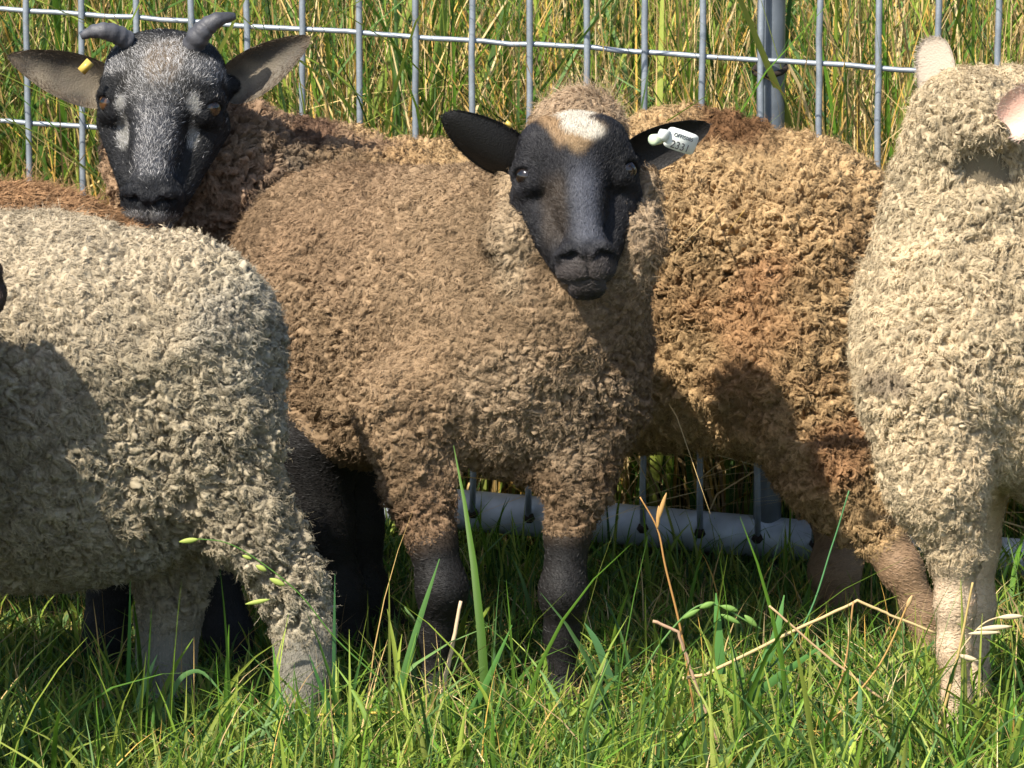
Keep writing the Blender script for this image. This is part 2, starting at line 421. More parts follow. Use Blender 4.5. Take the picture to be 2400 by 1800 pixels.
# ------------------------------------------------------------------ the sheep builder
def sheep(label, prims, wool, head=None, ears=(), faceCol=None, legCol=(.011, .010, .010), spots=(), h=.0075, eyes=None, dens=1.0,
          skinfur=True, griz=0.0, group='sheep standing in the flock', headW=None):
    root = empty('sheep', label, 'sheep', group)
    ctr = np.mean([p[1][1] for p in prims if p[0] != '-'], axis=0)
    root.location = (ctr[0], ctr[1], 0)
    Lc = np.array([ctr[0], ctr[1], 0])
    def bbox(pr, pad):
        lo = np.full(3, 9.); hi = -lo
        for k, g, _ in pr:
            if k == '-': continue
            if g[0] == 'c':
                for c, r in ((g[1], g[2]), (g[3], g[4])): lo = np.minimum(lo, c - r); hi = np.maximum(hi, c + r)
            else: lo = np.minimum(lo, g[1] - g[2].max()); hi = np.maximum(hi, g[1] + g[2].max())
        return lo - pad, hi + pad
    parts = []
    bl = [p for p in prims]
    lo, hi = bbox(bl, .03)
    v, q = surfnet(bl, lo, hi, h)
    _, dw, ds = field(bl, v)
    wl = smooth(-.012, .012, ds - dw)
    parts.append((v, q, nrm(grad(bl, v, .004)), wl, np.zeros(len(v))))
    if head is not None:
        hp = head[0]; lo, hi = bbox(hp, .01)
        v2, q2 = surfnet(hp, lo, hi, .0024)
        n2 = nrm(grad(hp, v2, .0012))
        # wool where the body fleece swallows the head
        parts.append((v2, q2, n2, np.zeros(len(v2)), np.ones(len(v2))))
    for e in ears:
        ve, qe, fl, U = leaf_ear(*e['g'], **e.get('k', {}))
        parts.append((ve, qe, vert_normals(ve, qe), np.zeros(len(ve)), np.where(fl > 0, 2.0, 3.0)))
        parts[-1] += (U, e)
    V = []; Q = []; N = []; WL = []; KD = []; COL = []; o = 0
    r = np.random.default_rng(wool.get('seed', 1))
    for pt in parts:
        v, q, n, wl, kd = pt[:5]
        base = np.tile(np.array(legCol), (len(v), 1))
        if kd[0] == 1: base = faceCol(v, n)
        elif kd[0] >= 2:
            e = pt[6]; base = np.where((kd == 2)[:, None], np.array(e['inner']), np.array(e['outer']))
            if 'cf' in e: base = e['cf'](v, kd, pt[5], base)
        elif kd[0] == 0: base = base * (1 + .12 * vnoise(v, 30, 5))[:, None]
        wc = woolcol(v, wool, spots)
        base = base * (1 - wl[:, None]) + wc * .30 * wl[:, None]  # skin under the wool darkened, shade of the gaps put into its colour
        V.append(v); Q.append(q + o); N.append(n); WL.append(wl); KD.append(kd); COL.append(base); o += len(v)
    V = np.vstack(V); Q = np.vstack(Q); N = np.vstack(N); WL = np.concatenate(WL); KD = np.concatenate(KD); COL = np.vstack(COL)
    Vb = V - N * ((.004 + 2.6 * wool['puff']) * smooth(.5, 1, WL) * (KD == 0))[:, None]
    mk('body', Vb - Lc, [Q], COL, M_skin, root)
    # visible side gets full density, the far side a sparse coat
    vis = (N * tocam(V)).sum(1)
    vw = np.where(vis > -.3, 1.0, .25)
    fr = np.abs(V[:, 0] - 0) < .72
    vw = vw * np.where(fr, 1, .3)
    att = np.concatenate([COL, WL[:, None], KD[:, None]], 1)
    wv = (WL > .5) * vw * (KD == 0)
    smp = sample(V, Q, N, att, wool['dens'] * dens, r, wv)
    if smp is not None:
        p, n, at = smp
        g = np.tile(np.array([0, 0, -1.0]), (len(p), 1)) + np.array(wool.get('comb', (0, 0, 0)))
        g = g + .55 * r.normal(size=g.shape) + .5 * np.stack([vnoise(p, 18, 11), vnoise(p, 18, 12), vnoise(p, 18, 13)], 1)
        fl = nrm(g - n * (g * n).sum(1)[:, None])
        cl = woolcol(p, wool, spots)
        cl = cl * (1 + .22 * vnoise(p, 55, 21))[:, None]
        L = wool['L'] * r.uniform(.6, 1.25, len(p)) * (1 + .25 * vnoise(p, 35, 31))
        L = L * np.clip(at[:, 3] * 1.0, .5, 1)
        if 'Lf' in wool: L = L * wool['Lf'](p)
        fzk = wool['Lf'](p) if 'Lf' in wool else np.ones(len(p))
        cs = wool['clump']
        H, dv, hsh, edge = relief(p, n, wool, smooth(.45, .95, at[:, 3]))
        p2 = p + n * (H + .0004)[:, None]; n2 = nrm(n - (.9 * dv / cs))
        dl = np.linalg.norm(dv, axis=1)
        sw = np.cross(n2, dv / np.maximum(dl, 1e-6)[:, None]) * np.where(hsh > .5, 1., -1.)[:, None]
        kind_ = (.3 + .7 * ((hsh * 7.3) % 1.0))[:, None] * wool.get('swirl', 1.0)
        lean_ = np.stack([np.sin(hsh * 40), np.cos(hsh * 57), np.sin(hsh * 91)], 1)
        fl = nrm(fl * (1.2 - .6 * kind_) + sw * kind_ * 1.2 + .35 * lean_)
        fl = nrm(fl - n2 * (fl * n2).sum(1)[:, None]); n = n2
        cl = cl * (.88 + .24 * hsh)[:, None] * (.84 + .2 * edge)[:, None]  # crevices between curls toned darker, their shade painted into the fibres
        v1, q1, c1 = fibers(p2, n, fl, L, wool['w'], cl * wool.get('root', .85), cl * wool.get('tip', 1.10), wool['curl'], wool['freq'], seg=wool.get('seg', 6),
                            lift=wool.get('lift', .22), seed=3, K=wool['K'], spread=wool['spread'], wtip=.5, jn=wool.get('jn', .35))
        # flyaway fuzz
        k = r.uniform(size=len(p)) < wool.get('fuzz', .22); p = p2
        L3 = L[k] * wool.get('fuzzL', 1.0) * fzk[k]
        v3, q3, c3 = fibers(p2[k], n[k], nrm(fl[k] + .6 * r.normal(size=(k.sum(), 3))), L3, wool['w'] * .38, cl[k], cl[k] * 1.25, wool['curl'] * 1.3, wool['freq'] * .7,
                            seg=6, lift=.75, seed=5, K=2, spread=wool['spread'] * 1.2, wtip=.4)
        # the matted surface of the fleece itself: the woolly part of the skin, subdivided and raised into curls
        qb = parts[0][1]; vb = parts[0][0]; wlb = parts[0][3]
        keep = (wlb[qb].max(1) > .35) & (vw[:len(vb)][qb].max(1) > .9); qk = qb[keep]
        if len(qk) == 0: qk = qb
        us, inv_ = np.unique(qk, return_inverse=True)
        tmp = mk('tmp', vb[us], [inv_.reshape(-1, 4)], None, None); md = tmp.modifiers.new('s', 'SUBSURF'); md.levels = 2; md.render_levels = 2
        bpy.context.view_layer.update(); me = bpy.data.meshes.new_from_object(tmp.evaluated_get(bpy.context.evaluated_depsgraph_get()))
        bpy.data.objects.remove(tmp)
        nv_ = len(me.vertices); cv = np.empty(nv_ * 3, dtype=np.float32); me.vertices.foreach_get('co', cv); cv = cv.reshape(-1, 3).astype(float)
        nf_ = len(me.polygons); fq = np.empty(nf_ * 4, dtype=np.int32); me.loops.foreach_get('vertex_index', fq); fq = fq.reshape(-1, 4); bpy.data.meshes.remove(me)
        nn = vert_normals(cv, fq)
        _, dwc, dsc = field(bl, cv)
        Hm, dvm, hm, em = relief(cv, nn, wool, smooth(.45, .95, smooth(-.012, .012, dsc - dwc)))
        cm = woolcol(cv, wool, spots) * (.86 + .24 * hm)[:, None] * (.80 + .24 * em)[:, None] * (1 + .12 * vnoise(cv, 300, 71))[:, None]  # the same crevice shade painted into the matted surface
        cv = cv + nn * Hm[:, None]
        o1 = len(v1); o2 = o1 + len(v3)
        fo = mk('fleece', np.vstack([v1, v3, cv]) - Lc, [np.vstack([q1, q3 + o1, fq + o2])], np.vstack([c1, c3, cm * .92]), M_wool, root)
    # short hair on face, ears, legs
    if skinfur:
        VV = []; QQ = []; CC = []; oo = 0
        for sel, den, L0, w0, lf in (((KD == 1), 800000, .0060, .00048, .24), ((KD >= 2), 420000, .0062, .0005, .3), ((KD == 0) & (WL <= .6), 200000, .0060, .0006, .2)):
            wv = sel * np.where(vis > -.2, 1.0, .15) * np.where(np.abs(V[:, 0]) < .72, 1, .1)
            if wv.sum() == 0: continue
            smp = sample(V, Q, N, att, den, r, wv)
            if smp is None: continue
            p, n, at = smp
            if head is not None and L0 < .009:
                z = head[1][:, 2]; z = z / np.linalg.norm(z); o_ = head[2]
                lx = (p - o_) @ (head[1][:, 0] / np.linalg.norm(head[1][:, 0]))
                g = z[None] * 1.0 + 9.0 * lx[:, None] * (head[1][:, 0] / np.linalg.norm(head[1][:, 0]))[None]
            else: g = np.tile(np.array([0, 0, -1.]), (len(p), 1))
            g = g + .35 * r.normal(size=p.shape) + .5 * np.stack([vnoise(p, 60, 51), vnoise(p, 60, 52), vnoise(p, 60, 53)], 1)
            fl = nrm(g - n * (g * n).sum(1)[:, None]); cl = at[:, :3]
            if w0 < .00049 and griz > 0:
                lum = cl.mean(1); gz = (r.uniform(size=len(p)) < griz * smooth(.012, .10, lum)) & (lum < .3)
                cl = cl * np.where(lum < .3, .65, 1.0)[:, None]; cl[gz] = np.array((.34, .33, .33)) * r.uniform(.6, 1.3, (gz.sum(), 1))
            L = L0 * r.uniform(.5, 1.3, len(p))
            if L0 < .007 and head is not None and 'Lf' in EXTRA: L = L * EXTRA['Lf'](p)
            a, b, c = fibers(p, n, fl, L, w0, cl * .9, cl * 1.3 + .002, 0, 1, seg=3, lift=lf, seed=9, K=1, wtip=.3, bend=.2)
            VV.append(a); QQ.append(b + oo); CC.append(c); oo += len(a)
        if VV: mk('short_hair', np.vstack(VV) - Lc, [np.vstack(QQ)], np.vstack(CC), M_hair, root)
    for o_ in (eyes or []):
        e = make_eye(o_[0], o_[1], o_[2], root, o_[3]); e.data.transform(Matrix.Translation(Vector(-Lc)))
    return root, Lc

def woolcol(p, wool, spots):
    c = np.tile(np.array(wool['col']), (len(p), 1))
    n1 = vnoise(p, 9, wool.get('seed', 1) + 70)[:, None]; c = c * (1 + .14 * n1)
    if 'col2' in wool:
        t = smooth(-.3, .9, vnoise(p, wool.get('s2', 12), wool.get('seed', 1) + 80))[:, None] * wool.get('m2', .6); c = c * (1 - t) + np.array(wool['col2']) * t
    for s in spots:
        q = (p - s[0]); d = np.linalg.norm(q / np.asarray(s[1]), axis=1) + .25 * vnoise(p, 25, 3)
        t = (1 - smooth(.6, 1.15, d))[:, None] * s[3]; c = c * (1 - t) + np.array(s[2]) * t
    return np.clip(c, .003, .95)

YO = 0.0
def W(a, ra, b=None, rb=None, k=.05, t='W'):
    if b is None: b, rb = (a[0] + 1, a[1], a[2]), ra
    a = (a[0], a[1], a[2] + YO); b = (b[0], b[1], b[2] + YO)
    return (t, ('c', P(*a), R(ra, a[2]), P(*b), R(rb, b[2])), k)
def Sk(a, ra, b, rb, k=.02): return W(a, ra, b, rb, k, 'S')
def hoof_leg(pts, t='S', k=.02):
    return [W(pts[i][0], pts[i][1], pts[i + 1][0], pts[i + 1][1], k, t) for i in range(len(pts) - 1)]
def wd(**k):
    d = dict(dens=130000, L=.0090, w=.00052, curl=.0013, freq=2.0, K=4, spread=.0007, clump=.010, puff=.005, col=(.3, .2, .12), lift=.14, seg=6, jn=.5)
    d.update(k); return d

QUICK = False
# ================================================================== 1. brown lamb with the black face, in the middle
def build_centre():
    pr = [W((1240, 852, .10), 276, (1110, 700, .22), 290),
          W((1110, 690, .22), 285, (830, 700, .40), 318),
          W((1290, 720, .06), 225, (1352, 500, .10), 152, .06),
          W((1352, 470, .10), 145, (1352, 330, .08), 118, .03),
          W((1352, 330, .085), 100, (1362, 312, .07), 82, .02),
          W((1214, 560, .0), 80, (1198, 440, .04), 54, .015), W((1486, 560, .0), 74, (1504, 440, .045), 48, .015), W((1214, 560, .0), 80, (1290, 700, .01), 90, .02), W((1486, 560, .0), 74, (1440, 700, .01), 85, .02),
          W((820, 900, .34), 190, (900, 950, .22), 140, .06),
          W((955, 960, .04), 130, (985, 1150, .02), 76, .05),
          W((985, 1150, .02), 74, (1010, 1260, .0), 52, .03),
          W((1390, 960, .04), 115, (1355, 1130, .02), 74, .05),
          W((1355, 1130, .02), 70, (1330, 1240, .0), 48, .03)]
    pr += hoof_leg([((1015, 1270, .0), 54), ((1036, 1380, -.012), 55), ((1024, 1490, .0), 36), ((1022, 1610, .0), 34), ((1025, 1650, -.01), 50)])
    pr += hoof_leg([((1330, 1260, .0), 50), ((1320, 1390, -.01), 51), ((1316, 1490, .0), 35), ((1320, 1620, .0), 33), ((1322, 1665, -.01), 50)])
    for dx, Y in ((0, .30), (90, .42)):
        pr += hoof_leg([((735 + dx * .7, 1040, Y), 110), ((748 + dx * .75, 1230, Y), 74), ((790 + dx * .6, 1400, Y), 60), ((815 + dx * .8, 1500, Y), 50), ((835 + dx, 1590 - dx, Y), 52)], k=.03)
    o, A = head_frame(1352, 402, -.035, roll=-3.5, pitch=-30, yaw=3, scale=.98, sx=1.10)
    hp, T = head_prims(o, A, muzzle=.93)
    inv = np.linalg.inv(A)
    def fcol(v, n):
        L = (v - o) @ inv.T; x, y, z = L.T
        c = np.tile(np.array([.012, .0115, .014]), (len(v), 1)) * (1 + .35 * vnoise(v, 55, 9))[:, None]
        def mix(c, t, k): return c * (1 - t[:, None]) + np.array(k) * t[:, None]
        nb = vnoise(v, 40, 4) * .18
        c = mix(c, .55 * smooth(.026, .004, np.abs(x - .004)) * smooth(-.125, -.10, z) * smooth(.02, -.03, z), (.105, .112, .142))  # bluish sheen along the nose bridge, painted into the coat colour
        c = mix(c, .6 * smooth(.02, .006, np.abs(x + .030)) * smooth(-.11, -.07, z) * smooth(.0, -.03, z), (.055, .040, .028))
        c = mix(c, .5 * smooth(.02, .06, x), (.006, .006, .007))  # shade on the right of the face, put into the coat colour
        c = mix(c, .85 * smooth(-.125, -.136, z) * smooth(-.17, -.158, z) * smooth(-.02, -.005, y), (.060, .050, .047))
        c = mix(c, .9 * (1 - smooth(.7, 1.15, np.hypot((x + .004) / (.024 + .5 * np.clip(z - .03, 0, .05)), (z - .056) / .046) + nb * 1.6)), (.26, .165, .085))
        c = mix(c, .8 * (1 - smooth(.6, 1.1, np.hypot(x / .016, (z - .035) / .034) + nb)), (.24, .16, .085))
        c = mix(c, 1.0 * (1 - smooth(.75, 1.1, np.hypot((x - .006) / .024, (z - .060) / .032) + nb * 1.8)), (.47, .43, .36))
        return c
    blk = (.013, .012, .012)
    e1 = dict(g=(T(-.060, -.066, .040), P(1040, 262, -.01), (.10, .95, .25), .064, .25), inner=blk, outer=blk, k=dict(th=.005, rnd=.52))
    e2 = dict(g=(T(.062, -.062, .040), P(1666, 296, .05), (.05, -.9, -.35), .056, .30), inner=(.014, .012, .012), outer=blk, k=dict(th=.005, rnd=.6))
    wool = wd(col=(.285, .198, .120), col2=(.150, .095, .055), m2=.7, seed=11, comb=(-1.3, 0, .3), Hf=lambda p: .90 + .40 * smooth(.50, .40, p[:, 2]), clump=.0092, puff=.0066, Lf=lambda p: 1 + .9 * (1 - smooth(.03, .08, np.linalg.norm(p - P(1360, 240, .06), axis=1))) + .5 * (1 - smooth(.06, .11, np.linalg.norm(p - P(1360, 560, .03), axis=1))), swirl=.8, stretch=(.6, .8, 1),
              fold=[(P(700, 600, .2), P(700, 1000, .2), .012, .03), (P(960, 760, .0), P(930, 1000, -.05), .010, .035), (P(1180, 700, -.05), P(1270, 1000, -.1), .008, .02)])
    def LfW(p):
        return 1.0 - .45 * (1 - smooth(.05, .11, np.linalg.norm(p - T(0, .0, -.06), axis=1)))
    EXTRA['Lf'] = lambda p: 1 + .9 * (1 - smooth(.035, .055, np.linalg.norm(p - T(0, .0, .066), axis=1)))
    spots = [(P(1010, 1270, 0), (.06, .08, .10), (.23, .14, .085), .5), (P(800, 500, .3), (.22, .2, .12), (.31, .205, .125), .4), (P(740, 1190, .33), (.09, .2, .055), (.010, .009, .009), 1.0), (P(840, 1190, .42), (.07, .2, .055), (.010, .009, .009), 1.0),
             (P(1360, 500, .0), (.12, .2, .16), (.34, .24, .15), .45), (P(700, 1000, .3), (.10, .10, .3), (.30, .20, .12), .5), (P(1360, 230, .06), (.10, .1, .05), (.50, .37, .25), .7), (P(1205, 530, .0), (.040, .07, .11), (.42, .32, .21), .85), (P(1490, 530, .0), (.040, .07, .11), (.40, .30, .20), .85), (P(1260, 1000, -.05), (.13, .1, .10), (.36, .275, .185), .5)]
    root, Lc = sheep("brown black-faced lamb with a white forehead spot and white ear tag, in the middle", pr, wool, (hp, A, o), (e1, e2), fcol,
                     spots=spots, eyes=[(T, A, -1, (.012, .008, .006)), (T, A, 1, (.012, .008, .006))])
    # big white ear tag on its left ear
    c = P(1596, 330, -.045)
    ux = nrm(P(1632, 342, -.04) - P(1560, 318, -.055)); uz = np.array([.10, -.12, 1.]); uz = nrm(uz - ux * (uz @ ux)); un = np.cross(ux, uz)
    if un[1] > 0: un = -un
    tagroot = MB(); w2, h2, t2 = .0215, .0135, .0010
    n = 16; prof = []
    for i in range(n):
        a = 2 * pi * i / n; sx_, sy_ = abs(cos(a)) ** .35 * np.sign(cos(a)), abs(sin(a)) ** .35 * np.sign(sin(a)); prof.append((w2 * sx_, h2 * sy_))
    fr = [c + ux * a + uz * b + un * t2 for a, b in prof]; bk = [c + ux * a + uz * b - un * t2 for a, b in prof]
    v = np.array(fr + bk + [c + un * t2, c - un * t2])
    q = [[i, (i + 1) % n, n + (i + 1) % n, n + i] for i in range(n)] + [[2 * n, (i + 1) % n, i, i] for i in range(n)] + [[2 * n + 1, n + i, n + (i + 1) % n, n + (i + 1) % n] for i in range(n)]
    tagroot.add(v, q)
    # neck of the tag
    nk = c - ux * .0215; tagroot.tube([nk + ux * .003, nk - ux * .010], [.0085, .0060], 10, flat=.45)
    tg = tagroot.build('ear_tag', M_tag, root, shade=False); tg.data.transform(Matrix.Translation(Vector(-Lc)))
    st = MB(); sc_ = P(1530, 328, -.058)
    st.tube([sc_ + np.array([.010, .014, 0]), sc_, sc_ - np.array([.001, .002, 0])], [.0065, .0072, .0045], 14)
    s_ = st.build('tag_stud', M_stud, tg); s_.data.transform(Matrix.Translation(Vector(-Lc)))
    for txt, size, dz in (("OFFI5085", .0068, .0052), ("2331", .0135, -.0072)):
        cu = bpy.data.curves.new("t", 'FONT'); cu.body = txt; cu.size = size; cu.align_x = 'CENTER'; cu.align_y = 'CENTER'; cu.extrude = .0002
        cu.resolution_u = 3
        ob = bpy.data.objects.new("t", cu); C.objects.link(ob)
        M3 = Matrix((Vector(ux), Vector(uz), Vector(np.cross(ux, uz)))).transposed().to_4x4()
        if np.cross(ux, uz) @ un < 0: pass
        M3.translation = Vector(c + un * (t2 + .0003) + uz * dz + ux * .001 - Lc)
        bpy.context.view_layer.update(); dg = bpy.context.evaluated_depsgraph_get()
        me = bpy.data.meshes.new_from_object(ob.evaluated_get(dg)); me.transform(M3); bpy.data.objects.remove(ob)
        link('printed_number', me, M_ink, tg)
    st = MB(); a = P(1186, 286, -.035); d = nrm(P(1204, 300, -.035) - a)
    st.tube([a, a + d * .009], [.0032, .0032], 4, flat=.4)
    s_ = st.build('small_ear_tag', M_brass, root, shade=False); s_.data.transform(Matrix.Translation(Vector(-Lc)))
    return root

# ================================================================== 2. horned sheep behind, side on
def build_horned():
    pr = [W((700, 560, .62), 262, (960, 620, .62), 270),
          W((960, 620, .62), 270, (1300, 610, .66), 262),
          W((1300, 610, .66), 262, (1620, 580, .66), 312),
          W((1620, 580, .66), 312, (1840, 620, .60), 306),
          W((1520, 800, .64), 262, (1800, 810, .56), 245),
          W((690, 500, .62), 205, (500, 390, .55), 150, .06),
          W((500, 390, .55), 160, (400, 300, .55), 118, .04),
          W((345, 380, .54), 105, (360, 440, .53), 108, .03),
          W((1850, 880, .50), 210, (1950, 1110, .42), 120, .06),
          W((1950, 1110, .42), 118, (2050, 1240, .38), 70, .04)]
    pr += hoof_leg([((2060, 1240, .38), 54), ((2110, 1330, .36), 45), ((2165, 1440, .35), 37), ((2185, 1540, .34), 34), ((2190, 1590, .33), 40)])
    pr += hoof_leg([((1890, 1020, .66), 130), ((1985, 1230, .64), 68), ((1955, 1340, .60), 56), ((1965, 1420, .60), 42), ((1975, 1470, .60), 44)])
    for px, Y in ((700, .58), (800, .68)):
        pr += hoof_leg([((px, 760, Y), 110), ((px, 1060, Y), 66), ((px + 5, 1240, Y), 48), ((px, 1400, Y), 36), ((px - 5, 1440, Y), 42)])
    o, A = head_frame(372, 248, .40, roll=2.5, pitch=-15, yaw=-4, scale=1.03, sx=1.14)
    hp, T = head_prims(o, A, muzzle=1.0)
    inv = np.linalg.inv(A)
    Rn = A / np.linalg.norm(A, axis=0)
    hp.insert(1, ('S', ('e', T(0, -.035, .058), np.array([.062 * 1.22, .05, .046]), Rn), .02))
    def fcol(v, n):
        L = (v - o) @ inv.T; x, y, z = L.T; nb = vnoise(v, 40, 14) * .2
        c = np.tile(np.array([.014, .0145, .017]), (len(v), 1)) * (1 + .4 * vnoise(v, 55, 19))[:, None]
        def mix(c, t, k): return c * (1 - np.clip(t, 0, 1)[:, None]) + np.array(k) * np.clip(t, 0, 1)[:, None]
        c = mix(c, .8 * smooth(.034, .008, np.abs(x)) * smooth(-.108, -.085, z) * smooth(.05, .0, z), (.095, .097, .112))
        c = mix(c, .65 * smooth(.055, .02, np.abs(x)) * smooth(-.02, .02, z) * smooth(.11, .06, z), (.11, .105, .10))
        c = mix(c, .75 * (1 - smooth(.5, 1.2, np.hypot((x - .0) / .022, (z - .048) / .036) + nb * 2)), (.19, .14, .095))
        for g in (-1, 1):
            c = mix(c, .9 * (1 - smooth(.5, 1.15, np.hypot((x - .040 * g) / .0085, (z - .0) / .014) + nb * 2.2)), (.36, .35, .33))
            c = mix(c, .8 * (1 - smooth(.5, 1.15, np.hypot((x - .038 * g) / .0075, (z + .032) / .024) + nb * 2.2)), (.33, .32, .29))
            c = mix(c, .5 * (1 - smooth(.5, 1.15, np.hypot((x - .052 * g) / .02, (z - .045) / .018) + nb)), (.16, .16, .17))
        c = mix(c, .9 * smooth(-.100, -.112, z) * smooth(-.004, .01, y), (.014, .015, .019))
        c = mix(c, .75 * smooth(-.138, -.147, z), (.22, .21, .20))
        return c
    def ecf(v, kd, U, b):
        n = vnoise(v, 60, 33); t = np.clip(.45 + .5 * n, 0, 1)[:, None] * (kd == 2)[:, None]
        b = b * (1 - t) + np.array((.20, .165, .12)) * t
        rim = smooth(.80, 1.0, U)[:, None] * .4
        return b * (1 - rim) + np.array((.17, .12, .075)) * rim
    e1 = dict(g=(T(-.058, -.068, .026), P(20, 132, .44), (-.12, -.92, .10), .064, .36), inner=(.055, .047, .038), outer=(.10, .075, .052), cf=ecf)
    e2 = dict(g=(T(.062, -.070, .034), P(727, 88, .46), (.12, -.9, .02), .060, .42), inner=(.050, .045, .040), outer=(.10, .075, .052), cf=ecf)
    wool = wd(col=(.46, .315, .165), col2=(.27, .155, .075), m2=.5, seed=23, comb=(.0, 0, -.2), L=.0105, clump=.0135, puff=.0128, curl=.0016, w=.00055, freq=2.2, swirl=1.3, stretch=(1, 1, .8))
    dk = (.15, .075, .036)
    spots = [(P(1715, 280, .60), (.080, .3, .040), dk, .9), (P(700, 330, .45), (.12, .3, .10), (.22, .155, .10), .8), (P(560, 380, .5), (.12, .3, .16), (.20, .155, .11), .85),
             (P(420, 400, .5), (.13, .3, .14), (.32, .21, .14), .8), (P(780, 290, .45), (.16, .3, .05), (.30, .19, .12), .7), (P(735, 305, .5), (.035, .3, .03), (.13, .075, .05), .8),
             (P(1800, 840, .2), (.16, .3, .16), (.42, .24, .12), .7), (P(1990, 1110, .2), (.06, .3, .05), (.26, .13, .065), .7), (P(1720, 700, .2), (.12, .3, .03), (.40, .23, .12), .5)]
    def LfW(p): return 1 - .35 * (1 - smooth(-.75, -.2, p[:, 0])) * smooth(-.1, -.3, -p[:, 1])
    EXTRA['Lf'] = lambda p: 1.25
    legc = (.24, .155, .092)
    root, Lc = sheep("golden brown horned sheep with a blue-grey face, standing side on along the fence", pr, wool, (hp, A, o), (e1, e2), fcol, legCol=legc,
                     griz=.40, spots=spots, eyes=[(T, A, -1, (.07, .033, .014)), (T, A, 1, (.03, .017, .010))])
    for pts, rad, cc in (([(300, 96, .42), (276, 82, .41), (248, 73, .40), (218, 74, .40), (190, 86, .40)], [23, 23, 21, 16, 8], (.060, .060, .068)),
                     ([(452, 110, .42), (466, 84, .41), (486, 62, .41), (512, 46, .41), (550, 38, .42)], [27, 27, 23, 18, 9], (.050, .050, .058))):
        pp = np.array([P(*p) for p in pts]); t = np.linspace(0, len(pp) - 1, 26); i = np.clip(t.astype(int), 0, len(pp) - 2)
        # catmull-rom
        ext = np.vstack([2 * pp[0] - pp[1], pp, 2 * pp[-1] - pp[-2]]); f = (t - i)[:, None]
        p0, p1, p2, p3 = ext[i], ext[i + 1], ext[i + 2], ext[i + 3]
        cr = .5 * (2 * p1 + (p2 - p0) * f + (2 * p0 - 5 * p1 + 4 * p2 - p3) * f ** 2 + (3 * p1 - p0 - 3 * p2 + p3) * f ** 3)
        rr = np.interp(t, range(len(rad)), rad) * (1 + .06 * np.sin(t * 9)) 
        m = MB(); m.tube(cr, [R(x, .42) for x in rr], 16, c=np.array(cc))
        h_ = m.build('horn', None, root); h_.data.materials.clear(); h_.data.materials.append(mh if False else M_horn); h_.data.transform(Matrix.Translation(Vector(-Lc)))
    m = MB(); a = P(190, 168, .375); b = P(212, 144, .375)
    m.tube([a, b], [.0062, .0062], 4, flat=.25)
    s_ = m.build('small_ear_tag', M_brass, root, shade=False); s_.data.transform(Matrix.Translation(Vector(-Lc)))

# ================================================================== 3. pale grey sheep, left foreground (faces left)
def build_grey():
    global YO
    YO = -.13
    pr = [W((-500, 860, .0), 350, (60, 855, .0), 335),
          W((60, 830, .0), 318, (388, 818, .0), 280),
          W((-300, 1010, .0), 350, (150, 1040, .0), 345),
          W((150, 1040, .0), 340, (330, 1100, .0), 230),
          W((410, 880, -.04), 232, (480, 1010, -.06), 160),
          W((480, 1010, -.06), 155, (585, 1230, -.07), 105),
          W((585, 1230, -.07), 105, (680, 1380, -.07), 72, .04),
          W((420, 1150, .10), 150, (400, 1330, .10), 95, .05),
          W((400, 1330, .10), 92, (395, 1440, .10), 70, .03),
          W((680, 1380, -.07), 80, (712, 1480, -.07), 64, .03), W((712, 1480, -.07), 62, (712, 1600, -.07), 52, .02), W((395, 1440, .10), 66, (392, 1560, .10), 54, .02)]
    pr += hoof_leg([((712, 1480, -.07), 62), ((715, 1560, -.07), 60), ((700, 1680, -.07), 50), ((695, 1730, -.08), 56)])
    pr += hoof_leg([((395, 1440, .10), 68), ((390, 1540, .10), 60), ((395, 1640, .10), 56)])
    for x, Y in ((-560, .12), (-640, -.1)): pr += hoof_leg([((x, 1200, Y), 130), ((x, 1500, Y), 60), ((x, 1700, Y), 45)])
    # neck and head off-frame
    pr += [W((-620, 760, .0), 260, (-860, 560, .0), 150, .06)]
    pr += [W((-900, 520, .0), 110, (-1060, 700, .0), 60, .03, 'S')]
    YO = 0.0
    wool = wd(col=(.42, .355, .25), col2=(.27, .225, .155), m2=.5, seed=31, comb=(.9, 0, .1), Hf=lambda p: .60 + .60 * smooth(-.52, -.40, p[:, 0]), fold=[(P(235, 930, -.33), P(300, 1400, -.28), .014, .03), (P(470, 1010, -.33), P(360, 1150, -.33), .008, .025)], clump=.0112, puff=.0086)
    spots = [(P(100, 600, -.15), (.3, .3, .14), (.52, .43, .31), .6), (P(640, 700, 0), (.10, .4, .14), (.34, .32, .27), .5), (P(430, 1400, 0), (.4, .4, .13), (.38, .35, .28), .5)]
    sheep("pale grey-cream sheep in the left foreground, seen from its rounded rump", pr, wool, legCol=(.30, .28, .24), spots=spots)

